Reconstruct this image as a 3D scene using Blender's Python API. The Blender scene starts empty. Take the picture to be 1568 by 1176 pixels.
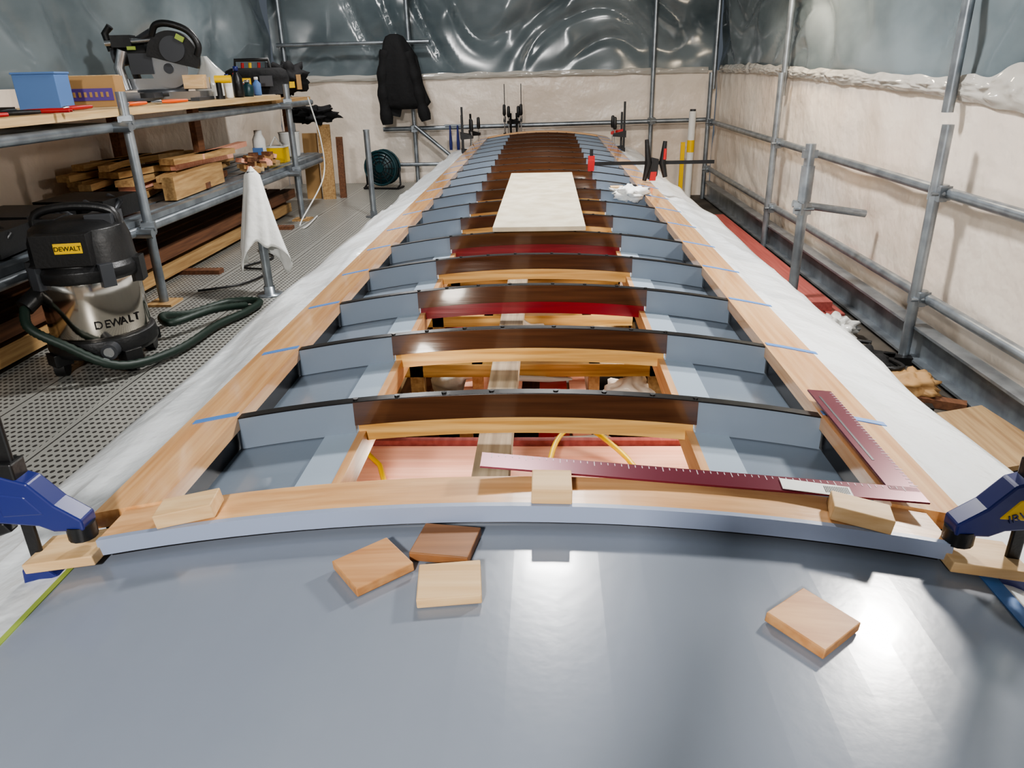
import bpy, math, random
from mathutils import Vector, Matrix, Euler, noise
random.seed(7)
S=bpy.context.scene
def L(c): c=c/255.0; return c/12.92 if c<=.04045 else ((c+.055)/1.055)**2.4
def C(r,g,b): return (L(r),L(g),L(b),1)
R_=math.radians
cd=bpy.data.cameras.new('camera');cd.lens=26;cd.sensor_width=36
co=bpy.data.objects.new('camera',cd);S.collection.objects.link(co)
co.matrix_world=Matrix.Translation((.01,0,1.1))@Matrix.Rotation(R_(3.0),4,'Z')@Matrix.Rotation(R_(67.2),4,'X')@Matrix.Rotation(R_(-1.4),4,'Z');S.camera=co
S.view_settings.look='AgX - Medium High Contrast'
# ---------- materials
def mat(name,col,rough=.5,metal=0,coat=0,bump=0,bscale=30,bdetail=3,col2=None,cscale=3,stretch=(1,1,1),emit=0,dist=.01,spec=.5,ridge=False,rot=(0,0,0)):
    m=bpy.data.materials.new(name);m.use_nodes=True;nt=m.node_tree;b=nt.nodes['Principled BSDF']
    b.inputs['Base Color'].default_value=col;b.inputs['Roughness'].default_value=rough;b.inputs['Metallic'].default_value=metal
    b.inputs['Coat Weight'].default_value=coat;b.inputs['Coat Roughness'].default_value=.08;b.inputs['Specular IOR Level'].default_value=spec
    tc=nt.nodes.new('ShaderNodeTexCoord');mp=nt.nodes.new('ShaderNodeMapping');mp.inputs['Scale'].default_value=stretch;mp.inputs['Rotation'].default_value=rot
    nt.links.new(tc.outputs['Object'],mp.inputs[0])
    if col2:
        n=nt.nodes.new('ShaderNodeTexNoise');n.inputs['Scale'].default_value=cscale;n.inputs['Detail'].default_value=5
        r=nt.nodes.new('ShaderNodeValToRGB');r.color_ramp.elements[0].position=.35;r.color_ramp.elements[1].position=.65
        r.color_ramp.elements[0].color=col;r.color_ramp.elements[1].color=col2
        nt.links.new(mp.outputs[0],n.inputs['Vector']);nt.links.new(n.outputs[0],r.inputs[0]);nt.links.new(r.outputs[0],b.inputs['Base Color'])
    if bump:
        n=nt.nodes.new('ShaderNodeTexNoise')
        if ridge: n.noise_type='RIDGED_MULTIFRACTAL'
        n.inputs['Scale'].default_value=bscale;n.inputs['Detail'].default_value=bdetail
        bp=nt.nodes.new('ShaderNodeBump');bp.inputs['Strength'].default_value=bump;bp.inputs['Distance'].default_value=dist
        nt.links.new(mp.outputs[0],n.inputs['Vector']);nt.links.new(n.outputs[0],bp.inputs['Height']);nt.links.new(bp.outputs[0],b.inputs['Normal'])
    if emit: b.inputs['Emission Color'].default_value=col;b.inputs['Emission Strength'].default_value=emit
    return m
def wood(name,c1,c2,axis='Y',rough=.45,coat=0,sc=1):
    st={'X':(1.2,28,28),'Y':(28,1.2,28),'Z':(28,28,1.2)}[axis]
    return mat(name,c1,rough,coat=coat,col2=c2,cscale=2.2*sc,stretch=st,bump=.15,bscale=4,dist=.002)
M={}
M['deck']=mat('grey_deck_paint',C(136,143,154),.24,coat=.15,bump=.05,bscale=55,dist=.003,col2=C(131,138,150),cscale=3)
M['greyd']=mat('grey_panel_paint',C(122,133,146),.28,coat=.3,bump=.1,bscale=60,dist=.002)
M['greyl']=mat('grey_strip_paint',C(156,170,184),.4)
M['face']=mat('blue_grey_face_paint',C(148,158,180),.4)
M['plank']=wood('fir_plank',C(232,184,130),C(208,152,98),'Y',.22,.7)
M['plankx']=wood('fir_beam',C(226,180,130),C(204,154,106),'X',.32,.3)
M['dark']=wood('varnished_mahogany',C(60,38,27),C(84,55,37),'X',.2,.9)
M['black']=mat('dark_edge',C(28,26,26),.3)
M['red']=wood('red_painted_beam',C(126,22,36),C(104,16,28),'X',.3,.5)
M['ply']=wood('plywood_yellow',C(230,190,122),C(184,134,70),'X',.5)
M['trim']=wood('trim_wood',C(210,164,116),C(188,136,88),'Y',.5)
M['strong']=wood('weathered_timber',C(176,158,132),C(130,112,90),'Y',.7)
M['pink']=wood('pink_plank',C(244,186,160),C(232,164,138),'X',.6)
M['redy']=wood('red_stripe',C(160,84,78),C(140,66,62),'Y',.6)
M['sheet']=mat('white_plastic_sheet',C(236,240,242),.2,bump=.6,bscale=3.5,bdetail=5,dist=.05)
M['cream']=mat('cream_plastic',C(238,228,216),.32,bump=.6,bscale=2.2,bdetail=5,dist=.09,col2=C(228,212,196),cscale=1)
M['clear']=mat('clear_plastic_night',C(84,95,100),.17,bump=.6,bscale=.9,bdetail=6,dist=.15,col2=C(126,136,140),cscale=1.0,stretch=(1,1,1.8),ridge=True,rot=(.4,.5,.3))
M['cuff']=mat('bunched_plastic',C(190,186,178),.1,bump=.8,bscale=5,bdetail=6,dist=.05,ridge=True)
M['bag']=mat('clear_bag_plastic',C(214,214,210),.15,bump=.4,bscale=8)
M['galv']=mat('galvanised_steel',C(162,169,175),.36,metal=.7,col2=C(130,136,142),cscale=9)
M['floor']=mat('dark_floor',C(60,56,52),.7,col2=C(90,84,76),cscale=4)
M['blackp']=mat('black_plastic',C(26,26,27),.4,bump=.1,bscale=80)
M['rubber']=mat('green_hose_rubber',C(28,44,36),.5)
M['yel']=mat('yellow_plastic',C(240,196,30),.4)
M['chrome']=mat('stainless_tank',C(205,198,188),.12,metal=1)
M['blue']=mat('clamp_blue',C(36,44,108),.35)
M['tape']=mat('blue_tape',C(80,130,195),.5)
M['gtape']=mat('green_tape',C(150,170,80),.5)
M['redp']=mat('red_plastic',C(176,36,36),.4)
M['steel']=mat('bright_steel',C(190,192,195),.25,metal=.9)
M['white']=mat('white_fabric',C(228,228,224),.7,bump=.4,bscale=14,dist=.02)
M['blk']=mat('black_cloth',C(20,20,22),.85,bump=.5,bscale=14,dist=.02)
M['card']=mat('cardboard',C(178,142,96),.7,col2=C(168,132,88),cscale=6)
M['orange']=mat('orange_plastic',C(230,100,40),.4)
M['teal']=mat('dark_teal_plastic',C(24,58,64),.4)
M['dgrey']=mat('dark_grey_metal',C(70,72,76),.4,metal=.3)
M['bluebox']=mat('blue_box_paper',C(92,128,184),.6)
M['purple']=mat('purple_label',C(90,66,140),.5)
M['offw']=wood('offcut_pine',C(222,190,146),C(204,166,118),'X',.6)
M['offr']=wood('offcut_cedar',C(200,152,104),C(176,124,78),'X',.5)
M['offb']=wood('offcut_teak',C(150,104,66),C(124,84,52),'X',.5)
M['lum1']=wood('lumber_tan',C(190,156,108),C(158,122,80),'Y',.7)
M['lum2']=wood('lumber_brown',C(124,84,58),C(94,62,44),'Y',.7)
M['lum3']=wood('lumber_pale',C(218,192,150),C(196,166,124),'Y',.7)
M['ply2']=wood('plywood_worn',C(160,134,98),C(134,106,74),'Y',.7)
M['maroon']=mat('anodised_maroon',C(104,32,50),.3,metal=.3)
M['ltick']=mat('scale_marking',C(210,190,195),.5)
M['skin']=mat('skin',C(206,160,132),.5,bump=.1,bscale=90)
M['hair']=mat('brown_hair',C(60,42,30),.6,bump=.6,bscale=40,stretch=(1,1,.2))
M['denim']=mat('denim',C(48,58,82),.8,bump=.2,bscale=60)
M['hoodie']=mat('grey_hoodie',C(70,74,82),.85,bump=.2,bscale=50)
def grating():
    m=bpy.data.materials.new('perforated_steel_plank');m.use_nodes=True;nt=m.node_tree;b=nt.nodes['Principled BSDF']
    tc=nt.nodes.new('ShaderNodeTexCoord');sp=nt.nodes.new('ShaderNodeSeparateXYZ');nt.links.new(tc.outputs['Object'],sp.inputs[0])
    def mth(op,a,bb=None):
        n=nt.nodes.new('ShaderNodeMath');n.operation=op
        for i,k in enumerate((a,bb)):
            if k is None: continue
            if isinstance(k,(int,float)): n.inputs[i].default_value=k
            else: nt.links.new(k,n.inputs[i])
        return n.outputs[0]
    def cell(o,s,off=0): return mth('SUBTRACT',mth('FRACT',mth('ADD',mth('DIVIDE',o,s),off+100)),.5)
    cx=cell(sp.outputs[0],.024);cy=cell(sp.outputs[1],.034)
    d=mth('SQRT',mth('ADD',mth('MULTIPLY',cx,cx),mth('MULTIPLY',cy,cy)))
    dot=mth('LESS_THAN',d,.28)
    px=cell(sp.outputs[0],.32);rib=mth('GREATER_THAN',mth('ABSOLUTE',px),.43)
    gap=mth('GREATER_THAN',mth('ABSOLUTE',px),.49)
    dd=mth('MAXIMUM',mth('MULTIPLY',dot,mth('SUBTRACT',1,rib)),gap)
    mx=nt.nodes.new('ShaderNodeMix');mx.data_type='RGBA';mx.inputs['A'].default_value=C(168,168,162);mx.inputs['B'].default_value=C(74,72,70)
    nt.links.new(dd,mx.inputs['Factor']);nt.links.new(mx.outputs['Result'],b.inputs['Base Color'])
    b.inputs['Metallic'].default_value=.3;b.inputs['Roughness'].default_value=.4
    bp=nt.nodes.new('ShaderNodeBump');bp.inputs['Distance'].default_value=.01;bp.invert=True;nt.links.new(dd,bp.inputs['Height']);nt.links.new(bp.outputs[0],b.inputs['Normal'])
    return m
M['grate']=grating()
# ---------- mesh builder
class MB:
    def __init__(s): s.v=[];s.f=[];s.m=[];s.sm=[];s.mats=[]
    def mi(s,m):
        m=M[m] if isinstance(m,str) else m
        if m not in s.mats:s.mats.append(m)
        return s.mats.index(m)
    def add(s,vs,fs,m,smooth=False,T=None):
        o=len(s.v);k=s.mi(m)
        for q in vs: s.v.append(tuple(T@Vector(q)) if T else tuple(q))
        for f in fs: s.f.append([i+o for i in f]);s.m.append(k);s.sm.append(smooth)
    def box(s,c,d,m,rot=(0,0,0),T=None):
        R=Matrix.Translation(c)@Euler([R_(r) for r in rot]).to_matrix().to_4x4()
        if T:R=T@R
        x,y,z=[k/2 for k in d]
        vs=[(-x,-y,-z),(x,-y,-z),(x,y,-z),(-x,y,-z),(-x,-y,z),(x,-y,z),(x,y,z),(-x,y,z)]
        s.add(vs,[(0,3,2,1),(4,5,6,7),(0,1,5,4),(1,2,6,5),(2,3,7,6),(3,0,4,7)],m,False,R)
    def prism(s,poly,th,m,T=None,y=0):
        n=len(poly);vs=[(a,y-th/2,c) for a,c in poly]+[(a,y+th/2,c) for a,c in poly]
        s.add(vs,[tuple(range(n)),tuple(range(n,2*n))[::-1]]+[(i,n+i,n+(i+1)%n,(i+1)%n) for i in range(n)],m,False,T)
    def tube(s,pts,r,m,n=10,T=None,caps=True):
        pts=[Vector(q) for q in pts];vs=[];N=len(pts)
        rs=r if isinstance(r,(list,tuple)) else [r]*N
        d0=(pts[1]-pts[0]).normalized();up=Vector((0,0,1)) if abs(d0.z)<.9 else Vector((1,0,0))
        u=d0.cross(up).normalized()
        for i,q in enumerate(pts):
            d=((pts[min(i+1,N-1)]-pts[max(i-1,0)])).normalized()
            u=(u-d*u.dot(d)).normalized();w=d.cross(u)
            for k in range(n):
                a=2*math.pi*k/n;vs.append(q+(u*math.cos(a)+w*math.sin(a))*rs[i])
        fs=[(i*n+k,i*n+(k+1)%n,(i+1)*n+(k+1)%n,(i+1)*n+k) for i in range(N-1) for k in range(n)]
        s.add(vs,fs,m,True,T)
        if caps: s.add(vs[:n],[tuple(range(n))[::-1]],m,False,T);s.add(vs[-n:],[tuple(range(n))],m,False,T)
    def lathe(s,prof,m,n=28,T=None,sx=1,sy=1,smooth=True):
        vs=[(r*math.cos(2*math.pi*k/n)*sx,r*math.sin(2*math.pi*k/n)*sy,z) for r,z in prof for k in range(n)]
        s.add(vs,[(i*n+k,i*n+(k+1)%n,(i+1)*n+(k+1)%n,(i+1)*n+k) for i in range(len(prof)-1) for k in range(n)]+[tuple(range(n))[::-1],tuple((len(prof)-1)*n+k for k in range(n))],m,smooth,T)
    def loft(s,secs,m,n=20,T=None,fold=0):
        vs=[]
        for i,(cx,cy,z,rx,ry) in enumerate(secs):
            for k in range(n):
                a=2*math.pi*k/n;f=1+fold*math.sin(a*5+i*.35)*min(1,i/3)
                vs.append((cx+math.cos(a)*rx*f,cy+math.sin(a)*ry*f,z))
        s.add(vs,[(i*n+k,i*n+(k+1)%n,(i+1)*n+(k+1)%n,(i+1)*n+k) for i in range(len(secs)-1) for k in range(n)]+[tuple(range(n)),tuple((len(secs)-1)*n+k for k in range(n))],m,True,T)
    def blob(s,c,r,m,amp=.25,fr=6,n=18,T=None):
        vs=[];fs=[]
        for j in range(n+1):
            for k in range(n*2):
                th=math.pi*j/n;ph=math.pi*k/n
                d=Vector((math.sin(th)*math.cos(ph),math.sin(th)*math.sin(ph),math.cos(th)))
                f=1+amp*noise.noise(d*fr*.35+Vector(c)*3)*1.6
                vs.append((c[0]+d.x*r[0]*f,c[1]+d.y*r[1]*f,c[2]+d.z*r[2]*f))
        w=2*n
        fs=[(j*w+k,(j+1)*w+k,(j+1)*w+(k+1)%w,j*w+(k+1)%w) for j in range(n) for k in range(w)]
        s.add(vs,fs,m,True,T)
    def arch(s,x1,x2,y1,y2,off,th,m,n=24,zf=None):
        vs=[];zf=zf or camz
        for i in range(n+1):
            x=x1+(x2-x1)*i/n;z=zf(x)+off
            vs+=[(x,y1,z),(x,y2,z),(x,y2,z-th),(x,y1,z-th)]
        fs=[]
        for i in range(n):
            a=i*4;b=a+4
            for k in range(4): fs.append((a+k,b+k,b+(k+1)%4,a+(k+1)%4)[::-1])
        fs+=[(0,1,2,3)[::-1],tuple(n*4+k for k in range(4))]
        s.add(vs,fs,m)
    def grid(s,fn,nu,nv,m,smooth=True):
        vs=[fn(i/nu,j/nv) for j in range(nv+1) for i in range(nu+1)]
        s.add(vs,[(j*(nu+1)+i,j*(nu+1)+i+1,(j+1)*(nu+1)+i+1,(j+1)*(nu+1)+i) for j in range(nv) for i in range(nu)],m,smooth)
    def build(s,name,parent=None,bevel=0,solid=0):
        me=bpy.data.meshes.new(name);V=[Vector(q) for q in s.v]
        lo=Vector([min(q[i] for q in V) for i in range(3)]);hi=Vector([max(q[i] for q in V) for i in range(3)])
        c=(lo+hi)/2;c.z=lo.z
        me.from_pydata([q-c for q in V],[],s.f)
        for m in s.mats: me.materials.append(m)
        for i,q in enumerate(me.polygons): q.material_index=s.m[i];q.use_smooth=s.sm[i]
        me.update();o=bpy.data.objects.new(name,me);S.collection.objects.link(o);o.location=c
        if solid:
            b=o.modifiers.new('thick','SOLIDIFY');b.thickness=solid
        if bevel:
            b=o.modifiers.new('bevel','BEVEL');b.width=bevel;b.segments=2;b.limit_method='ANGLE'
        if parent:o.parent=parent
        return o
def TT(loc,rz=0,rx=0,ry=0,sc=1):
    return Matrix.Translation(loc)@Euler((R_(rx),R_(ry),R_(rz))).to_matrix().to_4x4()@Matrix.Scale(sc,4)
def empty(name):
    o=bpy.data.objects.new(name,None);S.collection.objects.link(o);return o
def text(body,T,size,m,parent,name):
    c=bpy.data.curves.new(name,'FONT');c.body=body;c.size=size;c.extrude=.001;c.align_x='CENTER'
    c.materials.append(M[m]);o=bpy.data.objects.new(name,c);S.collection.objects.link(o)
    o.parent=parent;o.matrix_basis=T;return o
def spline(pts,n=12):
    P=[Vector(q) for q in pts];P=[P[0]]+P+[P[-1]];o=[]
    for i in range(1,len(P)-2):
        for k in range(n):
            t=k/n;a,b_,c,d=P[i-1],P[i],P[i+1],P[i+2]
            o.append(.5*((2*b_)+(c-a)*t+(2*a-5*b_+4*c-d)*t*t+(3*b_-a-3*c+d)*t**3))
    o.append(P[-2]);return o
X0=-.035;ZC=.55
def camz(x): return ZC-.06*((x-X0)/.6)**2
def nz(a,b,c,amp): return noise.noise(Vector((a,b,c)))*amp
# ---------- room
def wall(name,fn,nu,nv,m):
    b=MB();b.grid(fn,nu,nv,m);return b.build(name)
YB,XR,XL,YF,ZT=8.5,1.8,-2.9,-2.9,2.9;SZ=1.08
def seam(y): return .93+.15*max(0,min(1,(y-1.5)/5.5))
def fold(a,b,s):
    w=noise.noise(Vector((a*.7,b*.7,s)))*1.6
    r=1-abs(noise.noise(Vector((a*1.1+b*1.3+w,(b*1.6-a*.5)*.8+w,s))))*2.2
    return max(0,r)**3
for nm in('lower','upper'):
    lo=nm=='lower';k='' if lo else '_upper';m='cream' if lo else 'clear';am=.03 if lo else .05;z5=5 if lo else 9;fa=.008 if lo else .05
    def zz(v,sz,lo=lo): return -.2+v*(sz+.2) if lo else sz+v*(ZT-sz)
    def D(a,v,s,am=am,fa=fa): return abs(nz(a*1.6,v*3,s,am))+fold(a,v*(1.3 if fa<.02 else 1.8),s)*fa*min(1,v*8,(1-v)*8)
    wall('wall_back'+k,lambda u,v:(XL+u*(XR-XL),YB+D(u*4.7,v,z5),zz(v,SZ)),120,50,m)
    wall('wall_right'+k,lambda u,v:(XR+D(u*11,v,z5+9.3),YF+u*(YB-YF),zz(v,seam(YF+u*(YB-YF)))),260,50,m)
    wall('wall_left'+k,lambda u,v:(XL-D(u*11,v,z5+2.4),YF+u*(YB-YF),zz(v,SZ)),260,50,m)
    wall('wall_front'+k,lambda u,v:(XL+u*(XR-XL),YF,zz(v,SZ)),20,10,m)
wall('ceiling',lambda u,v:(XL+u*(XR-XL),YF+v*(YB-YF),ZT+nz(u*5,v*9,1,.06)),40,60,'clear')
b=MB();b.box(((XL+XR)/2,(YF+YB)/2,-.22),(XR-XL,YB-YF,.04),'floor');b.build('floor')
b=MB();b.box((-1.96,2.8,-.1),(1.8,11.3,.2),'grate');b.build('steel_walkway_floor')
# crumpled overlap flap of clear plastic along the seams
b=MB()
def fr(u,v):
    y=.8+u*7.5;s=seam(y);h=.075+.10*max(0,1-abs(y-2.9)/.8)+.02*nz(y*3,0,4,1)
    c=noise.noise(Vector((y*7,v*2.5,1)))+.6*noise.noise(Vector((y*15+v*3,v*6,5)))
    ed=math.sin(v*math.pi)
    return (XR-.012-(.026*abs(c)+.012)*ed,y+.02*c,s+(v-.35)*h*(1+.35*noise.noise(Vector((y*5,v,8)))))
b.grid(fr,420,18,'cuff')
def fb(u,v):
    x=XL+.1+u*(XR-XL-.2);c=noise.noise(Vector((x*7,v*2.5,11)))
    return (x,YB-.015-(.02*abs(c)+.01)*math.sin(v*math.pi),SZ+(v-.4)*.06*(1+.4*noise.noise(Vector((x*5,v,3)))))
b.grid(fb,200,10,'cuff')
b.build('trim_1')
# ---------- boat
boat=empty('boat')
b=MB();b.arch(X0-.66,X0+.66,-1.5,.97,-.036,.02,'deck');b.build('foredeck',boat)
b=MB();b.arch(X0-.663,X0-.652,-1.5,.9,-.0345,.003,'gtape',2);b.arch(X0+.638,X0+.665,-1.5,.9,-.0345,.003,'tape',2);b.build('masking_tape_edge',boat)
b=MB();b.arch(X0-.61,X0+.60,.882,.955,0,.026,'plankx');b.arch(X0-.61,X0+.60,.872,.8815,.001,.026,'face')
b.arch(X0-.6,X0+.59,.885,.95,-.026,.009,'black');b.build('front_beam',boat)  # black strip paints in the shadow gap between beam and deck
ys=[1.27+.38*i for i in range(18)]
for sd in(-1,1):
    b=MB();xs=sorted((X0+sd*.55,X0+sd*.665))
    b.arch(xs[0],xs[1],.957,7.95,0.004,.028,'plank',4)
    for y in ys: b.arch(X0+sd*.60-.045,X0+sd*.60+.045 if sd<0 else X0+.675,y-.004,y+.012,.0055,.0014,'tape',4)
    b.build('side_plank',boat)
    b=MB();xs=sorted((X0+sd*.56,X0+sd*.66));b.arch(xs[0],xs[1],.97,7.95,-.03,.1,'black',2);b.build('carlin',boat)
    b=MB();xs=sorted((X0+sd*.32,X0+sd*.56));b.arch(xs[0],xs[1],.957,7.95,-.068,.012,'greyd',4)
    xs=sorted((X0+sd*.32,X0+sd*.385));b.arch(xs[0],xs[1],.957,7.95,-.064,.003,'greyl',2)
    xs=sorted((X0+sd*.304,X0+sd*.3195));b.arch(xs[0],xs[1],.957,7.95,-.063,.05,'trim',1)
    b.build('side_deck_panel',boat)
for i,y in enumerate(ys):
    b=MB()
    b.arch(X0-.323,X0+.323,y-.012,y+.012,0,.047,'dark' )
    for sd in(-1,1):
        xs=sorted((X0+sd*.323,X0+sd*.555));b.arch(xs[0],xs[1],y-.009,y+.009,-.002,.064,'greyd',8)
        for q in(.06,.15,.24,.32): b.tube([(X0+sd*q,y,camz(X0+sd*q)),(X0+sd*q,y,camz(X0+sd*q)+.004)],.005,'black',8)
    b.arch(X0-.555,X0+.555,y-.010,y+.010,.0015,.0025,'black')
    b.arch(X0-.318,X0+.318,y-.006,y+.012,-.047,.036,'red' if i in(2,4) else 'ply')
    b.build('deck_beam',boat)
b=MB();b.arch(X0-.66,X0+.66,7.955,8.05,0,.03,'plankx');b.build('aft_beam',boat)
b=MB();b.box((-.093,2.6,.425),(.065,3.3,.04),'strong');b.build('strongback',boat)
b=MB()
for sd in(-1,1):
    b.box((X0+sd*.93,3.2,.05),(.03,9.6,.5),'pink');b.box((X0+sd*.6,3.5,.1),(.03,9,.5),'lum3')
b.box((X0,3.2,-.18),(1.85,9.6,.03),'lum2')
b.box((X0,1.64,.15),(1.15,.30,.025),'pink');b.box((X0,1.805,.152),(1.15,.02,.05),'redy');b.box((X0,1.5,.15),(1.15,.015,.05),'redy')
b.box((0.03,3.2,.0),(.1,2.4,.05),'redp');b.box((0.12,3.2,.0),(.06,2.4,.05),'pink')
b.box((-.2,4.1,-.02),(.22,3.4,.03),'pink');b.box((.3,4.6,-.05),(.2,3.0,.03),'lum3')
for y in(2.15,2.6,3.2,3.9,4.8,5.6): 
    b.box((X0,y,.07),(1.15,.05,.05),'ply')
    for sd in(-1,1): b.box((X0+sd*.45,y,-.05),(.05,.05,.3),'lum1');b.box((X0+sd*.22,y,-.03),(.04,.04,.25),'trim')
b.build('hull_interior',boat)
b=MB()
b.blob((-.36,2.75,-.02),(.1,.1,.1),'white');b.box((-.2,2.85,-.02),(.14,.1,.2),'card',(8,0,20));b.box((.25,2.8,-.03),(.1,.12,.16),'blackp',(0,0,10))
b.blob((.33,2.35,.0),(.12,.08,.05),'card');b.blob((.15,2.1,-.02),(.16,.06,.05),'white');b.box((.42,3.0,0),(.12,.08,.2),'blackp',(0,10,0));b.blob((-.1,3.1,-.02),(.14,.1,.1),'cream')
b.blob((-.4,3.4,-.02),(.1,.1,.08),'redp');b.box((-.2,3.6,0),(.1,.2,.1),'yel');b.box((.3,3.6,0),(.1,.2,.1),'yel')
b.blob((-.25,2.3,-.03),(.12,.07,.06),'blk');b.blob((.32,2.6,-.04),(.1,.08,.07),'cream');b.box((-.05,2.35,-.05),(.1,.18,.06),'dgrey',(0,0,20));b.tube([(-.3,2.4,.0),(-.1,2.55,.05),(.1,2.6,.02)],.012,'white',8)
b.tube(spline([(.0,1.5,.18),(.03,1.7,.22),(.1,1.8,.22),(.2,1.7,.19),(.25,1.55,.18)],6),.007,'yel',6)
b.tube([(-.5,1.75,.19),(-.42,1.65,.18),(-.37,1.5,.18)],.007,'yel',6)
b.build('stowed_gear',boat)
for sd in(-1,1):
    b=MB()
    def fn(u,v,sd=sd):
        y=-1.5+v*9.7
        if u<.5:
            k=u/.5;x=.662+k*.32;z=.43-.09*k-.02*k*k
        else:
            k=(u-.5)/.5;x=.982+.03*k;z=.32-k*.5
        x+=nz(y*1.5,u*3,sd*4,.02);z+=(nz(y*2,u*4,sd*7+1,.02)+.012*fold(y*.8,u*3,sd*3.3+20))*(1 if u>.05 else 0)
        return (X0+sd*x,y,z)
    b.grid(fn,30,260,'sheet');b.build('plastic_drop_sheet',boat)
b=MB();b.box((-.02,3.55,.565),(.345,1.6,.018),mat('chipboard',C(206,197,176),.6,col2=C(184,172,148),cscale=12));b.build('chipboard_sheet',bevel=.002)
# framing square
T=Matrix.Translation((.235,-.006,.5455))@Matrix.Rotation(math.atan(.0917),4,'Y')
b=MB();b.box((0,.965,0),(.65,.042,.003),'maroon',T=T);b.box((.302,1.16,0),(.045,.375,.003),'maroon',T=T)
for i in range(61): b.box((-.31+i*.0102,.984-(.004 if i%5 else .006),.0017),(.0012,.006 if i%5 else .012,.0006),'ltick',T=T)
for i in range(35): b.box((.322,.99+i*.0102,.0017),(.006 if i%5 else .012,.0012,.0006),'ltick',T=T)
b.box((.292,1.19,.0017),(.004,.25,.0006),'dgrey',T=T)
b.build('framing_square')
b=MB();b.box((.165,.957,.0032),(.1,.03,.001),'white',(0,0,-6),T=T)
for i in range(14): b.box((.165+.012+i*.0026,.955,.0039),(.0012,.018,.0003),'black',(0,0,-6),T=T)
b.build('paper_label')
def block(x,y,rz,d,m,on='beam',zoff=0):
    s=-.12*(x-X0)/.36;z=camz(x)+(0.0015 if on=='beam' else -.0345)+d[2]/2+zoff
    b=MB();T=Matrix.Translation((x,y,z))@Matrix.Rotation(-math.atan(s),4,'Y')@Matrix.Rotation(R_(rz),4,'Z')
    b.box((0,0,0),d,m,T=T);b.build('wood_block',bevel=.0015)
block(-.515,.905,8,(.085,.05,.022),'offw');block(.015,.905,0,(.056,.058,.022),'offw');block(.445,.902,-14,(.08,.048,.022),'offw')
block(-.217,.782,38,(.08,.076,.013),'offr','d');block(-.127,.826,-10,(.08,.07,.013),'offb','d')
block(-.112,.742,6,(.078,.07,.013),'offw','d');block(.318,.703,42,(.082,.075,.013),'offr','d')
def quick(x,y,sd):
    e=empty('bar_clamp');T=Matrix.Translation((x,y,0))@Matrix.Scale(-sd,4,(1,0,0))
    b=MB();b.box((0,0,.66),(.020,.007,.50),'blackp',T=T)
    z=.408
    b.prism([(-.02,z+.03),(-.025,z-.01),(.0,z-.03),(.05,z-.02),(.085,z+.0),(.085,z+.012),(.03,z+.02),(.018,z+.03)],.03,'blue',T=T)
    b.tube([(.07,0,z+.01),(.07,0,z+.026)],.017,'blackp',14,T=T)
    z=.5
    b.prism([(-.035,z+.02),(-.035,z+.085),(-.01,z+.098),(.03,z+.085),(.06,z+.05),(.095,z+.025),(.095,z+.008),(.05,z+.006),(.03,z+.015)],.034,'blue',T=T)
    b.tube([(.08,0,z-.011),(.08,0,z+.012)],.02,'blackp',14,T=T)
    b.prism([(-.035,z+.05),(-.12,z+.055),(-.15,z+.045),(-.15,z+.02),(-.1,z+.02),(-.035,z+.025)],.028,'blue',T=T)
    b.prism([(-.03,z+.015),(-.09,z+.005),(-.13,z-.02),(-.115,z-.03),(-.06,z-.015),(-.02,z)],.018,'blackp',T=T)
    b.prism([(-.02,z+.03),(-.02,z+.07),(.022,z+.065),(.045,z+.035)],.036,'yel' if sd>0 else 'blue',T=T)
    b.box((-.005,0,z+.1),(.04,.03,.03),'blackp',T=T)
    b.build('clamp_body',e,bevel=.003)
    if sd>0: text('IRWIN',Matrix.Translation((x-.005,y-.0185,z+.038))@Matrix.Rotation(R_(90),4,'X')@Matrix.Rotation(R_(20),4,'Z'),.018,'blue',e,'label_text')
for sd in(-1,1):
    quick(X0+sd*(.715 if sd<0 else .69),.885,sd)
    b=MB();b.box((X0+sd*(.66 if sd<0 else .645),.888,.4615),(.11,.075,.016),'offw',(0,sd*9,0));b.build('clamp_pad_block',bevel=.0015)
b=MB();b.blob((.44,3.96,.505),(.1,.07,.04),'white',.5,9);b.box((.40,4.25,.49),(.07,.06,.03),'offw');b.build('paper_towel')
def fclamp(name,T,ln,hm='redp'):
    b=MB();b.box((0,0,ln/2),(.02,.008,ln),'blackp',T=T)
    b.prism([(-.015,0),(-.015,.04),(.02,.035),(.09,.022),(.09,.0)],.018,'blackp',T=T)
    zz=.13;b.prism([(-.02,zz),(-.02,zz+.06),(.03,zz+.05),(.1,zz+.035),(.1,zz+.01)],.022,hm,T=T)
    b.tube([(.085,0,.03),(.085,0,zz+.1)],.006,'steel',8,T=T);b.tube([(.085,0,.022),(.085,0,.034)],.014,'blackp',12,T=T)
    b.tube([(.085,0,zz+.07),(.085,0,zz+.09),(.085,0,zz+.17),(.085,0,zz+.18)],[.012,.018,.015,.008],'blackp' if hm=='redp' else hm,12,T=T)
    return b.build(name)
fclamp('f_clamp',TT((-.78,7.3,.40),0),.42,'blackp');fclamp('f_clamp',TT((-.80,7.45,.40),15),.34,'blackp');fclamp('f_clamp',TT((-.74,7.7,.40),-20),.34,'blackp')
fclamp('f_clamp',TT((-.42,8.08,.50),-90),.50,'blackp');fclamp('f_clamp',TT((-.25,8.08,.50),-90),.50,'blackp')
fclamp('f_clamp',TT((-.36,8.08,.48),-20,0,0),.24,'blackp');fclamp('f_clamp',TT((-.30,8.1,.48),200,0,0),.24,'blackp')
fclamp('f_clamp',TT((.72,7.2,.40),180),.44,'blackp');fclamp('f_clamp',TT((.72,7.45,.40),170),.34,'redp')
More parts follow.
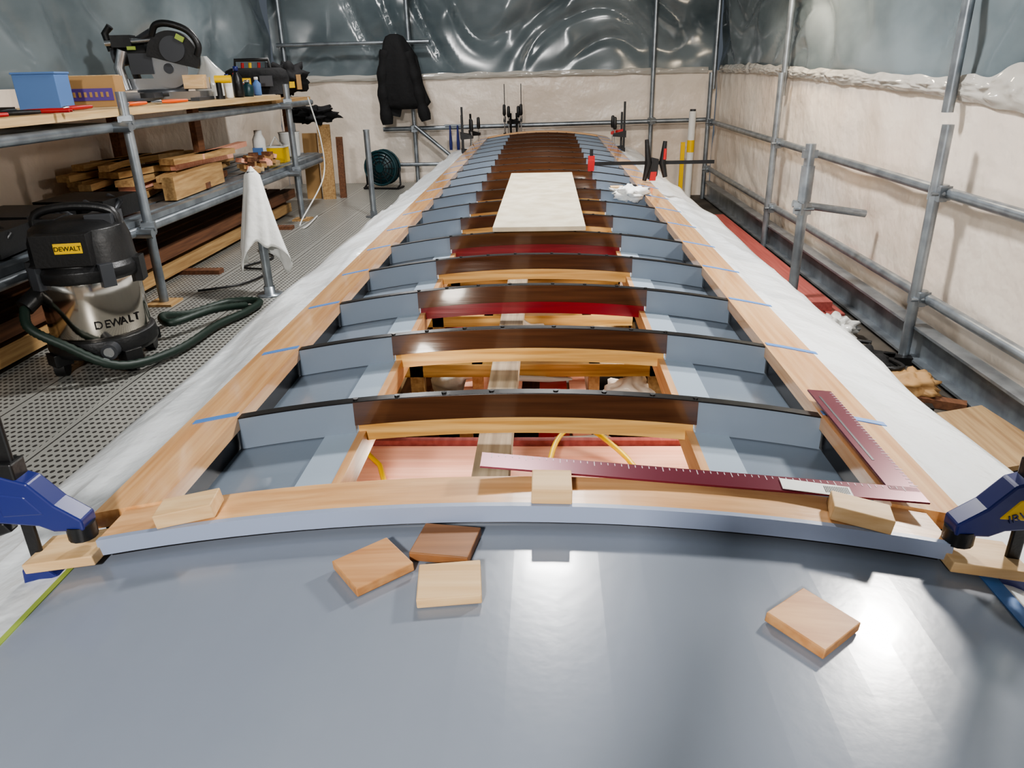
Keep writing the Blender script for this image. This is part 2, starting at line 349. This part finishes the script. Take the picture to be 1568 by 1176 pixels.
b=MB();b.box((.62,4.5,.60),(.72,.008,.02),'blackp');b.prism([(.25,.56),(.25,.62),(.29,.62),(.285,.56)],.02,'redp',y=4.5)
b.prism([(.60,.51),(.59,.61),(.62,.63),(.66,.62),(.655,.53),(.63,.50)],.024,'blackp',y=4.5);b.prism([(.61,.50),(.615,.55),(.65,.55),(.645,.50)],.03,'redp',y=4.5)
b.tube([(.70,4.49,.52),(.68,4.49,.60),(.69,4.49,.72)],[.014,.02,.012],'blackp',10);b.tube([(.69,4.475,.62),(.692,4.475,.68)],[.01,.008],'redp',8);b.tube([(.58,4.49,.50),(.60,4.49,.60),(.585,4.49,.73)],[.012,.02,.012],'blackp',10)
b.build('bar_clamp_long')
b=MB();b.prism([(.27,.555),(.27,.61),(.31,.61),(.31,.555)],.03,'redp',y=4.85);b.box((.29,4.85,.62),(.02,.02,.06),'blackp');b.build('small_clamp')
# ---------- bench
wd=wood('bench_pine',C(212,184,140),C(190,158,112),'Y',.6)
BZ=.985
bench=empty('scaffold_workbench')
b=MB();b.box((-2.47,2.5,BZ-.018),(.82,7.2,.035),wd);b.box((-2.5,6.5,BZ-.055),(.8,1.0,.035),'lum1');b.box((-2.5,3.6,.43),(.8,7.2,.03),'galv')
for k in range(6): b.box((-2.85+k*.13,3.6,.448),(.1,7.2,.008),'galv')
b.build('bench_boards',bench)
def coupler(b,x,y,z): b.box((x,y,z),(.065,.065,.06),'galv',(0,0,20));b.tube([(x-.05,y-.03,z),(x+.05,y-.03,z)],.009,'galv',6);b.tube([(x,y,z-.035),(x,y,z+.035)],.033,'galv',10)
b=MB()
for y in(.9,3.75,6.2):
    b.tube([(-2.045,y,0),(-2.045,y,1.06)],.024,'galv')
    for z in(.90,.385): b.tube([(-2.8,y-.05,z),(-2.0,y-.05,z)],.024,'galv');coupler(b,-2.045,y,z+.02)
    b.box((-2.045,y,.006),(.14,.14,.012),'lum1')
b.tube([(-2.1,-.5,.90),(-2.1,7,.90)],.024,'galv');b.tube([(-2.1,-.5,.39),(-2.1,7.1,.39)],.024,'galv')
b.box((-2.75,4.9,.68),(.06,.09,.6),'lum2');b.box((-2.3,5.05,.7),(.04,.09,.54),'lum2');b.box((-2.3,6.9,.7),(.04,.09,.54),'lum2')
b.build('bench_frame',bench)
def box_item(name,c,d,m,rz=0,extra=None):
    b=MB();T=TT(c,rz);b.box((0,0,d[2]/2),d,m,T=T)
    if extra: extra(b,T)
    return b.build(name,bevel=.003)
def ex_blue(b,T):
    b.box((0,0,.165),(.2,.17,.01),'bluebox',T=T)
box_item('paper_towel_box',(-2.42,3.75,BZ),(.19,.16,.16),'bluebox',10,ex_blue)
def ex_card(b,T):
    b.box((.0,-.0815,.06),(.22,.002,.06),'purple',T=T);b.box((0,0,.152),(.25,.07,.004),'lum3',T=T)
    for i in range(7): b.box((-.08+i*.027,-.083,.06),(.013,.002,.025),'card',T=T)
box_item('cardboard_box',(-2.38,4.12,BZ),(.25,.16,.15),'card',12,ex_card)
# miter saw
b=MB();T=TT((-2.42,4.95,BZ),8,sc=1.0)
b.box((0,0,.03),(.52,.26,.05),'steel',T=T);b.lathe([(.15,.03),(.15,.065),(.14,.07)],'dgrey',T=T);b.box((0,.06,.1),(.56,.02,.07),'steel',T=T);b.box((0,-.2,.04),(.08,.2,.03),'dgrey',T=T)
for k in(-.25,.25): b.box((k,-.05,.01),(.05,.34,.02),'dgrey',T=T)
def disc(b,c,r,th,m,a0=0,a1=360,T=None,n=28):
    poly=[(c[0]+r*math.cos(R_(a0+(a1-a0)*i/n)),c[2]+r*math.sin(R_(a0+(a1-a0)*i/n))) for i in range(n+(0 if a1-a0==360 else 1))]
    b.prism(poly,th,m,T=T,y=c[1])
disc(b,(.06,0,.19),.115,.003,'steel',T=T);disc(b,(.06,0,.19),.03,.02,'dgrey',T=T)
disc(b,(.1,0,.25),.155,.05,'blackp',-25,175,T=T);disc(b,(.11,-.03,.30),.075,.012,'dgrey',T=T)
b.tube([(-.02,.1,.27),(-.02,.24,.27)],.06,'blackp',16,T=T);b.tube([(-.06,.05,.29),(-.25,.05,.26)],.055,'blackp',16,T=T);b.tube([(-.25,.05,.26),(-.27,.05,.257)],.058,'dgrey',16,T=T)
b.tube([(-.2,.2,.08),(-.2,.12,.22),(-.1,.04,.36),(.0,0,.40)],.025,'dgrey',T=T);b.tube([(-.22,0,.07),(-.24,0,.2),(-.2,0,.3)],.03,'steel',T=T)
b.tube([(-.3,.02,.34),(.05,.02,.36)],.016,'steel',T=T);b.tube([(-.3,.08,.34),(.05,.08,.36)],.016,'steel',T=T)
b.tube(spline([(.0,-.02,.38),(.04,-.04,.435),(.12,-.04,.44),(.22,-.03,.40),(.27,-.03,.32),(.25,-.02,.26)],5),.02,'blackp',T=T)
b.box((.17,-.045,.36),(.05,.012,.03),'gtape',(0,30,0),T=T);b.box((-.2,.05,.35),(.12,.1,.07),'blackp',T=T);b.box((-.14,-.01,.31),(.05,.01,.02),'gtape',T=T)
b.tube([(-.3,.1,.3),(-.32,.1,.40),(-.28,.1,.44)],.022,'blackp',T=T);b.box((-.1,.05,.22),(.14,.12,.12),'dgrey',T=T);b.box((.2,.02,.11),(.12,.1,.08),'offw',T=T)
b.build('miter_saw')
b=MB();b.loft([(-2.34,5.5,BZ,.10,.08),(-2.34,5.5,BZ+.08,.12,.09),(-2.33,5.5,BZ+.16,.09,.07),(-2.34,5.5,BZ+.22,.04,.04),(-2.36,5.5,BZ+.27,.02,.015)],'bag',24,fold=.12);b.build('clear_plastic_bag')
def bottle(name,x,y,r,h,m,cap):
    b=MB();b.lathe([(r*.9,0),(r,.01),(r,h*.65),(r*.45,h*.8),(r*.4,h*.86)],m,18,T=TT((x,y,BZ)));b.lathe([(r*.5,h*.86),(r*.5,h),(r*.4,h*1.01)],cap,14,T=TT((x,y,BZ)));b.build(name)
bottle('glue_bottle',-2.15,5.5,.035,.2,'blackp','blue');bottle('spray_bottle',-2.26,5.75,.03,.16,'white','redp');bottle('paint_can',-2.16,5.7,.04,.11,'teal','steel')
bottle('glue_bottle',-2.2,6.0,.03,.13,'bluebox','white');bottle('spray_can',-2.14,5.3,.028,.15,'white','blue');bottle('jar',-2.28,5.95,.04,.1,'redp','steel')
b=MB();T=TT((-2.14,5.15,BZ));b.tube([(0,0,.0),(0,0,.02)],.03,'blackp',T=T);b.tube([(0,0,.02),(0,0,.1)],.018,'blackp',T=T);b.tube([(-.02,0,.12),(.08,.02,.12)],.025,'yel',T=T);b.build('cordless_drill')
b=MB();T=TT((-2.36,6.45,BZ),10)
b.loft([(0,0,0,.25,.13),(0,0,.12,.26,.14),(0,0,.18,.24,.12),(0,0,.2,.2,.08)],'blk',24,T=T,fold=.03)
b.tube([(-.15,-.05,.15),(-.14,-.05,.26),(.12,-.05,.26),(.14,-.05,.15)],.014,'blackp',T=T);b.box((-.08,-.14,.08),(.12,.02,.09),'yel',T=T);b.box((.1,-.14,.1),(.1,.02,.08),'dgrey',T=T)
for q in(-.1,-.04,.03,.09): b.tube([(q,-.02,.15),(q+.01,-.02,.24)],.012,random.choice(['yel','redp','dgrey']),8,T=T)
b.build('tool_bag')
b=MB();T=TT((-2.34,6.88,BZ-.035),30);b.blob((.08,0,.14),(.17,.11,.12),'blk',.4,8,T=T);b.box((0.05,-.13,.1),(.14,.02,.05),'yel',T=T);b.box((.16,-.12,.12),(.04,.03,.12),'card',T=T);b.build('tool_belt')
def pliers(x,y,rz,hm,L_=.2):
    b=MB();T=TT((x,y,BZ+.012),rz)
    b.tube([(0,0,0),(.04,.015,0),(.12,.02,0),(L_,.03,0)],[.006,.009,.01,.008],hm,8,T=T);b.tube([(0,0,0),(.04,-.015,0),(.12,-.02,0),(L_,-.03,0)],[.006,.009,.01,.008],hm,8,T=T)
    b.tube([(0,0,0),(-.03,0,0),(-.08,0,0)],[.012,.012,.003],'steel',8,T=T);b.build('pliers')
pliers(-2.2,3.2,20,'redp');pliers(-2.17,3.5,100,'redp');pliers(-2.13,3.95,100,'orange');pliers(-2.2,3.0,60,'blackp');pliers(-2.13,4.3,80,'orange');pliers(-2.15,2.75,70,'redp')
b=MB()
for i in range(22):
    y=2.5+random.random()*1.1 if i<14 else 4.35+random.random()*.35;b.box((-2.76+random.random()*.36,y,BZ+.013),(.02+random.random()*.02,.1+random.random()*.1,.022),random.choice(['blackp','redp','lum3','white','dgrey','bluebox','yel']),(0,0,random.random()*180))
b.build('hand_tools')
SHZ=.454
b=MB()
for i in range(34):
    l=.4+random.random()*.8;y=4.4+random.random()*1.1;b.box((-2.75+random.random()*.5,y,SHZ+.025+(i//7)*.042),(.05+random.random()*.06,l,.035),random.choice(['lum1','lum1','lum3','lum2','pink']),(0,0,random.gauss(0,9)))
b.box((-2.2,4.7,SHZ+.07),(.07,.8,.13),'lum1',(0,0,3));b.build('lumber_offcut_pile')
b=MB()
for i in range(34):
    b.box((-2.25+random.random()*.12,5.5+random.random()*.55,SHZ+.03+random.random()*.09),(.07,.05,.03),random.choice(['lum3','card','pink','lum2']),(random.random()*20,0,random.random()*180))
b.build('offcut_scraps')
b=MB()
for i in range(5): b.box((-2.35-.1*(i%2),2.1+i*.42,SHZ+.06),(.36,.34,.1),'blackp',(0,0,random.gauss(0,8)))
for i in range(9):
    y=2.0+i*.21;b.tube([(-2.2,y,SHZ+.02),(-2.16,y+.06,SHZ+.09),(-2.25,y+.12,SHZ+.11)],.013,random.choice(['blackp','dgrey','dgrey']))
b.build('black_tool_cases')
b=MB();b.box((-2.25,6.38,SHZ+.06),(.16,.14,.12),'yel');b.box((-2.25,6.38,SHZ+.125),(.17,.15,.012),'white');b.tube([(-2.3,6.38,SHZ+.13),(-2.25,6.38,SHZ+.2),(-2.2,6.38,SHZ+.13)],.008,'white');b.build('parts_caddy')
b=MB();T=TT((-2.27,6.8,SHZ));b.lathe([(.07,0),(.08,.02),(.09,.2),(.095,.21)],'white',20,T=T);b.tube([(-.09,0,.2),(0,-.06,.13),(.09,0,.2)],.004,'steel',6,T=T);b.build('white_bucket')
b=MB();T=TT((-2.3,6.14,SHZ));b.lathe([(.05,0),(.05,.2),(.03,.24),(.03,.27)],'white',16,T=T);b.box((0,-.05,.1),(.08,.01,.08),'bluebox',T=T);b.build('solvent_bottle')
b=MB()
for i in range(9):
    b.box((-2.28-(i%5)*.13,3.4+random.random()*.3,.062+(i//5)*.1),(.1,6.6-random.random()*.6,.07),random.choice(['lum2','lum2','lum1']))
for y in(1.5,3.2,4.4,5.8): b.box((-2.35,y,.013),(.7,.07,.026),'lum2')
b.build('long_timber_stack')
# ---------- vacuum
VX,VY=-1.86,2.88
vac=empty('shop_vacuum');T=TT((VX,VY,0),12)
b=MB()
b.lathe([(.15,.07),(.2,.08),(.21,.1),(.205,.15),(.19,.155)],'blackp',32,T=T)
for a in(45,135,225,315):
    x,y=.19*math.cos(R_(a)),.19*math.sin(R_(a));b.box((x,y,.075),(.07,.07,.05),'blackp',(0,0,a),T=T);b.tube([(x-.02,y,.035),(x+.02,y,.035)],.035,'blackp',14,T=T)
b.lathe([(.185,.15),(.19,.16),(.19,.38),(.186,.39)],'chrome',36,T=T)
b.lathe([(.2,.385),(.205,.40),(.205,.43),(.19,.45),(.185,.53),(.17,.58),(.13,.605),(.06,.612)],'blackp',32,T=T)
b.box((0,-.165,.52),(.2,.09,.12),'blackp',T=T);b.box((.03,-.212,.53),(.1,.004,.04),'yel',T=T)
b.tube(spline([(-.15,0,.54),(-.14,0,.63),(0,0,.655),(.14,0,.63),(.15,0,.54)],5),.018,'blackp',T=T)
for sx in(-1,1): b.box((sx*.2,0,.40),(.03,.07,.1),'blackp',T=T);b.box((sx*.12,-.15,.41),(.05,.05,.09),'dgrey',(0,0,sx*38),T=T)
b.box((.1,.02,.59),(.1,.14,.07),'dgrey',T=T);b.box((-.1,.03,.59),(.08,.14,.05),'blackp',T=T)
b.tube([(.09,-.18,.115),(.09,-.225,.115)],.032,'dgrey',16,T=T);b.tube([(.09,-.225,.115),(.09,-.23,.115)],.02,'steel',16,T=T)
b.tube([(-.16,-.1,.34),(-.20,-.16,.3)],.035,'blackp',14,T=T)
b.build('vacuum_body',vac,bevel=.004)
for i,ch in enumerate('DEWALT'):
    a=R_(-72+i*9.5);text(ch,T@Matrix.Translation((.192*math.cos(a),.192*math.sin(a),.2))@Matrix.Rotation(a+math.pi/2,4,'Z')@Matrix.Rotation(R_(90),4,'X'),.045,'black',vac,'label_letter')
text('DEWALT',T@Matrix.Translation((.03,-.2155,.522))@Matrix.Rotation(R_(90),4,'X'),.024,'black',vac,'badge_text')
hp=spline([(VX-.16,VY-.2,.30),(VX-.12,VY-.26,.24),(VX-.02,VY-.25,.17),(VX+.16,VY-.2,.06),(VX+.27,VY+.05,.03),(VX+.3,VY+.4,.027),(VX+.36,VY+.62,.027),(VX+.36,VY+.8,.027),(VX+.2,VY+.8,.027),(VX+.08,VY+.6,.027),(VX+.04,VY+.42,.07),(VX+.14,VY+.3,.075),(VX+.25,VY+.5,.075),(VX+.32,VY+.72,.03)],14)
b=MB();b.tube(hp,[.017+(.0025 if i%2 else 0) for i in range(len(hp))],'rubber',12);b.build('vacuum_hose',vac)
b=MB();b.tube(spline([(-1.95,3.95,.012),(-1.75,4.1,.012),(-1.7,4.4,.012),(-1.9,4.5,.012),(-1.8,4.75,.012),(-1.93,4.95,.012)]),.007,'blackp',8);b.tube([(-1.93,4.95,.02),(-1.98,5.05,.02)],.022,'white',12);b.tube([(-1.91,4.9,.02),(-1.93,4.95,.02)],.018,'blackp',12)
b.build('extension_lead')
b=MB();b.tube(spline([(-2.0,6.6,.95),(-1.93,6.6,.6),(-1.92,6.5,.3),(-2.0,6.0,.012),(-1.9,5.8,.012),(-1.95,6.3,.012)]),.006,'white',8);b.build('power_cable')
def post(x,y,z0,z1,name='scaffold_post'):
    b=MB();b.tube([(x,y,z0),(x,y,z1)],.024,'galv',14);b.tube([(x,y,z1-.012),(x,y,z1+.002)],.026,'galv',14);b.lathe([(.07,0),(.07,.008),(.03,.01),(.03,.05)],'galv',16,T=TT((x,y,z0)));b.build(name)
post(-1.46,6.3,0,.70);post(-1.52,3.9,0,.66)
b=MB()
def fc(u,v):
    a=u*2*math.pi;k=v;r=.028+.085*k**.9;r*=1+(.30*math.sin(a*3+1.3*k)+.12*math.sin(a*7+2*k))*k
    z=.685-.46*k-(.08*math.sin(a*2+.6)+.03*math.sin(a*5))*k
    if v<.08: r*=v/.08
    return (-1.52+math.cos(a)*r*1.05-.02*k,3.9+math.sin(a)*r*.7,z)
b.grid(fc,72,24,'white');b.build('white_rag',solid=.003)
# jacket
b=MB();T=TT((-1.5,8.2,0),0)
b.loft([(-.03,0,1.49,.04,.03),(-.03,0,1.47,.09,.05),(-.03,0,1.42,.12,.07),(-.02,0,1.36,.145,.08),(-.01,0,1.28,.185,.09),(0,0,1.15,.20,.10),(.01,0,1.02,.21,.10),(.02,0,.92,.235,.10),(.04,0,.84,.25,.09),(.03,0,.79,.22,.08),(.03,0,.775,.1,.03)],'blk',40,T=T,fold=.10)
for pts,r0,r1 in(([(-.12,-.02,1.34),(-.165,-.03,1.12),(-.175,-.03,.88),(-.16,-.03,.63)],.06,.062),([(.10,-.02,1.32),(.16,-.03,1.1),(.2,-.03,.88),(.25,-.03,.66)],.06,.058)):
    P=spline(pts,6);b.tube(P,[r0+(r1-r0)*i/18+.008*math.sin(i*1.3) for i in range(len(P))],'blk',16,T=T)
b.prism([(-.1,.85),(-.12,.72),(-.03,.70),(0,.8)],.06,'blk',T=T);b.tube([(-.03,0,1.48),(-.03,.12,1.42)],.008,'galv',T=T);b.build('black_jacket')
b=MB();YR=8.36
b.tube([(-2.8,YR,1.42),(-1.2,YR,1.42)],.02,'galv');b.tube([(-1.75,YR,.57),(1.7,YR,.6)],.024,'galv')
for x in(-2.75,-1.42,1.12): b.tube([(x,YR+.05,-.0 if x<-1 else -.2),(x,YR+.05,2.7)],.024,'galv')
b.tube([(-1.4,YR-.03,.6),(-.95,YR-.03,.22)],.02,'galv');b.tube([(-1.75,YR,.2),(-.9,YR,.2)],.02,'galv')
coupler(b,-1.42,YR,.57);coupler(b,1.12,YR,.6);b.build('scaffold_frame')
b=MB()
for z in(.11,.58): b.tube([(1.74,-2,z),(1.74,8.3,z)],.024,'galv',12)
for y in(1.1,3.35,5.8,8.25):
    b.tube([(1.69,y,-.2),(1.69,y,.86+.2*(y>4))],.024,'galv',12);b.tube([(1.75,y+.15,.9),(1.75,y+.15,2.7)],.024,'galv',12)
    for z in(.11,.58): coupler(b,1.71,y,z)
b.box((1.76,3,-.1),(.03,10.6,.16),'galv');b.box((1.73,3,-.025),(.06,10.6,.012),'galv');b.box((1.73,3,-.175),(.06,10.6,.012),'galv')
b.build('scaffold_frame')
b=MB();b.tube([(1.37,4.05,-.2),(1.37,4.05,.73)],.026,'galv',14);b.tube([(1.37,4.05,.44),(1.37,4.05,.62)],.034,'galv',14);b.tube([(1.33,4.1,.42),(1.72,4.1,.36)],.02,'galv',12);coupler(b,1.37,4.06,.40);b.box((1.37,4.05,.68),(.07,.04,.04),'galv');b.build('scaffold_post')
b=MB()
for i in range(2): b.box((1.47+i*.1,5.4,-.168),(.09,3.0,.06),'redy')
b.box((1.5,5.3,-.112),(.12,2.7,.05),'redy');b.build('red_plank_stack')
b=MB();b.box((1.53,2.42,-.14),(.32,.42,.018),'ply2',(0,-8,6));b.box((1.44,2.35,-.178),(.06,.4,.04),'lum2',(0,0,12));b.build('plywood_offcut')
b=MB()
for i in range(12): 
    b.box((1.32+random.random()*.32,2.75+random.random()*1.05,-.18),(.08+random.random()*.14,.05,.035),random.choice(['blackp','dgrey','lum2','blackp']),(0,0,random.random()*180))
b.blob((1.5,3.72,-.15),(.09,.13,.05),'bag',.5,8);b.blob((1.42,3.15,-.14),(.1,.14,.06),'blk',.4,8);b.blob((1.55,2.95,-.15),(.09,.1,.05),'card',.4,8);b.tube(spline([(1.3,3.3,-.17),(1.5,3.0,-.1),(1.6,3.3,-.17),(1.4,3.6,-.17),(1.6,3.5,-.16)]),.01,'blackp',8)
b.build('floor_clutter')
b=MB();b.tube([(1.5,8.1,-.2),(1.5,8.1,.70)],.035,'white',14);b.tube([(1.5,8.1,.3),(1.5,8.1,.42)],.037,'yel',14);b.tube([(1.5,8.1,.70),(1.5,8.1,.72)],.03,'dgrey',12);b.box((1.42,8.1,.1),(.04,.03,.6),'yel');b.build('cardboard_tube')
b=MB();T=TT((-1.72,8.0,.213),-12,sc=.86)
ring=[(.2*math.cos(a*math.pi/16),0,.2*math.sin(a*math.pi/16)) for a in range(33)]
for yy in(-.07,.07): b.tube([(p[0],yy,p[2]) for p in ring],.012,'teal',8,T=T,caps=False)
b.lathe([(.195,-.07),(.2,.0),(.195,.07)],'teal',32,T=T@Matrix.Rotation(R_(90),4,'X'))
for q in(.16,.12,.08): b.tube([(p[0]*q/.2,-.075,p[2]*q/.2) for p in ring],.004,'blackp',6,T=T,caps=False)
for k in range(12):
    a=k*math.pi/6;b.tube([(.03*math.cos(a),-.078,.03*math.sin(a)),(.2*math.cos(a),-.075,.2*math.sin(a))],.004,'blackp',6,T=T)
b.tube([(0,-.09,0),(0,-.06,0)],.05,'teal',18,T=T)
for sx in(-1,1): b.tube([(sx*.22,0,0),(sx*.22,0,-.2),(sx*.22,-.1,-.235)],.012,'blackp',8,T=T);b.tube([(sx*.22,-.1,-.235),(sx*.22,.1,-.235)],.012,'blackp',8,T=T)
b.tube([(-.22,-.1,-.235),(.22,-.1,-.235)],.012,'blackp',8,T=T);b.build('floor_fan')
b=MB();b.box((-2.12,7.35,.34),(.12,.03,.7),'lum1',(-6,0,5));b.box((-2.28,7.4,.30),(.14,.03,.62),'card',(-6,0,0));b.box((-2.0,7.42,.28),(.06,.03,.58),'lum2',(-6,0,0));b.build('leaning_boards')
b=MB();b.blob((-2.2,7.36,.78),(.2,.1,.07),'blk',.6,8);b.build('dark_cloth')
b=MB()
for x in(-1.02,-.94): b.tube([(x,8.3,.35),(x,8.3,.42),(x,8.3,.6)],[.016,.018,.008],'blue',8)
b.box((-.98,8.32,.6),(.2,.02,.02),'galv');b.build('hanging_screwdrivers')
# ---------- photographer kneeling on the foredeck behind the phone
ph=empty('photographer')
def skin(name,pts,edges,rad,m,root=0,sub=2):
    me=bpy.data.meshes.new(name);me.from_pydata(pts,edges,[]);o=bpy.data.objects.new(name,me);S.collection.objects.link(o)
    md=o.modifiers.new('skin','SKIN');md.use_smooth_shade=True
    for i,r in enumerate(rad):
        d=me.skin_vertices[0].data[i];d.radius=(r,r) if not isinstance(r,tuple) else r;d.use_root=(i==root)
    s2=o.modifiers.new('sub','SUBSURF');s2.levels=sub;s2.render_levels=sub
    me.materials.append(M[m]);o.parent=ph;return o
hx=.06
skin('torso',[(hx,-.80,.78),(hx,-.78,.92),(hx,-.70,1.08),(hx,-.62,1.20),(hx,-.58,1.27),(hx-.18,-.64,1.19),(hx-.25,-.46,1.0),(hx-.10,-.14,1.03),(hx+.18,-.64,1.19),(hx+.25,-.46,1.0),(hx+.06,-.14,1.03)],
 [(0,1),(1,2),(2,3),(3,4),(3,5),(5,6),(6,7),(3,8),(8,9),(9,10)],[(.17,.12),(.15,.11),(.17,.12),(.12,.1),.055,.065,.05,.034,.065,.05,.034],'hoodie')
skin('legs',[(hx,-.80,.76),(hx-.1,-.76,.74),(hx-.15,-.36,.62),(hx-.14,-.75,.59),(hx-.14,-.85,.58),(hx+.1,-.76,.74),(hx+.15,-.36,.62),(hx+.14,-.75,.59),(hx+.14,-.85,.58)],
 [(0,1),(1,2),(2,3),(3,4),(0,5),(5,6),(6,7),(7,8)],[.11,.095,.065,.055,.045,.095,.065,.055,.045],'denim')
b=MB();b.tube([(hx,-.58,1.24),(hx,-.55,1.33)],.05,'skin',16)
b.loft([(hx,-.50,1.275,.03,.03),(hx,-.515,1.29,.05,.055),(hx,-.52,1.33,.066,.08),(hx,-.525,1.38,.073,.09),(hx,-.53,1.43,.075,.093),(hx,-.535,1.47,.06,.075),(hx,-.535,1.495,.03,.04)],'skin',24)
b.tube([(hx,-.44,1.395),(hx,-.415,1.36),(hx,-.43,1.35)],[.008,.014,.01],'skin',8)
for sx in(-1,1):
    b.blob((hx+sx*.076,-.53,1.375),(.01,.02,.03),'skin',0);b.blob((hx+sx*.03,-.44,1.395),(.012,.008,.008),'white',0,n=8);b.blob((hx+sx*.03,-.433,1.395),(.006,.004,.006),'black',0,n=8);b.box((hx+sx*.03,-.435,1.415),(.03,.006,.005),'hair')
b.box((hx,-.436,1.325),(.04,.008,.008),'redy');b.blob((hx,-.55,1.44),(.083,.098,.075),'hair',.12,9)
b.build('head',ph)
for sx in(-1,1):
    px=hx-.02+sx*.08
    b=MB();b.loft([(px,-.09,1.0,.012,.02),(px,-.085,1.02,.018,.035),(px,-.075,1.07,.016,.04),(px,-.07,1.10,.012,.035)],'skin',14)
    b.tube([(px,-.12,1.03),(px,-.14,1.03)],.03,'skin',12)
    for k in range(4):
        z=1.055+.018*k;b.tube([(px,-.06,z),(px+sx*.004,-.035,z),(px-sx*.012,-.02+.0,z),(px-sx*.03,-.022,z)],[.009,.009,.008,.006],'skin',8)
    b.tube([(px,-.09,1.06),(px-sx*.02,-.075,1.085),(px-sx*.035,-.062,1.095)],[.011,.01,.007],'skin',8)
    b.build('hand',ph)
b=MB();b.box((hx-.04,-.045,1.09),(.15,.008,.075),'blackp');b.build('phone',ph,bevel=.003)
for sx in(-1,1):
    b=MB();b.loft([(hx+sx*.14,-.92,.55,.035,.09),(hx+sx*.14,-.93,.59,.035,.085),(hx+sx*.14,-.90,.61,.02,.05)],'blackp',16);b.build('shoe',ph)
# ---------- lights
def lamp(loc,tgt,size,e,col):
    Rm=(Vector(tgt)-Vector(loc)).to_track_quat('-Z','Y').to_matrix().to_4x4()
    T=Matrix.Translation(loc)@Rm
    b=MB();b.box((0,0,.04),(size*1.15,size*1.15,.05),'yel',T=T);b.box((0,0,.08),(size*.8,size*.8,.04),'dgrey',T=T)
    b.tube([(-size*.62,0,.04),(-size*.62,0,.2),(size*.62,0,.2),(size*.62,0,.04)],.01,'blackp',T=T);e_=b.build('work_light')
    l=bpy.data.lights.new('lamp',"AREA");l.energy=e;l.size=size;l.color=col;o=bpy.data.objects.new('lamp_glow',l);S.collection.objects.link(o)
    o.parent=e_;o.matrix_basis=Matrix.Translation(-e_.location)@T
lamp((0.1,3.8,2.65),(0,3.8,0),.35,120,(1,.985,.97))
lamp((1.58,2.25,1.52),(-.1,.7,.45),.15,42,(1,.96,.9))
lamp((1.35,5.3,2.0),(1.8,5.5,1.2),.3,26,(1,.82,.6))
lamp((-.62,-2.1,2.35),(0,1.5,.4),.28,150,(1,.975,.95))
lamp((-1.6,6.8,2.6),(-1.8,6.5,0),.35,40,(1,.98,.96))
b=MB();T=TT((.32,2.9,.30));b.tube([(0,0,.03),(0,0,.12)],.03,'orange',12,T=T);b.tube([(0,0,-.03),(0,0,.03)],.02,'white',12,T=T);b.build('added_hull_lamp',boat)  # added lamp fixture, an assumed source for the bright hull interior
for x,y in((.32,2.9),(-.35,1.35),(.35,1.8),(0,4.6)):
    pl=bpy.data.lights.new('added_hull_fill','POINT');pl.energy=3.2;pl.shadow_soft_size=.05;pl.color=(1,.93,.82);po=bpy.data.objects.new('added_hull_fill',pl);S.collection.objects.link(po);po.location=(x,y,.36 if y<2 else .24);po.parent=boat  # added fill points that brighten the hull interior, mostly without a fixture
w=bpy.data.worlds.new('w');S.world=w;w.use_nodes=True;w.node_tree.nodes['Background'].inputs[0].default_value=(.3,.34,.4,1);w.node_tree.nodes['Background'].inputs[1].default_value=.3
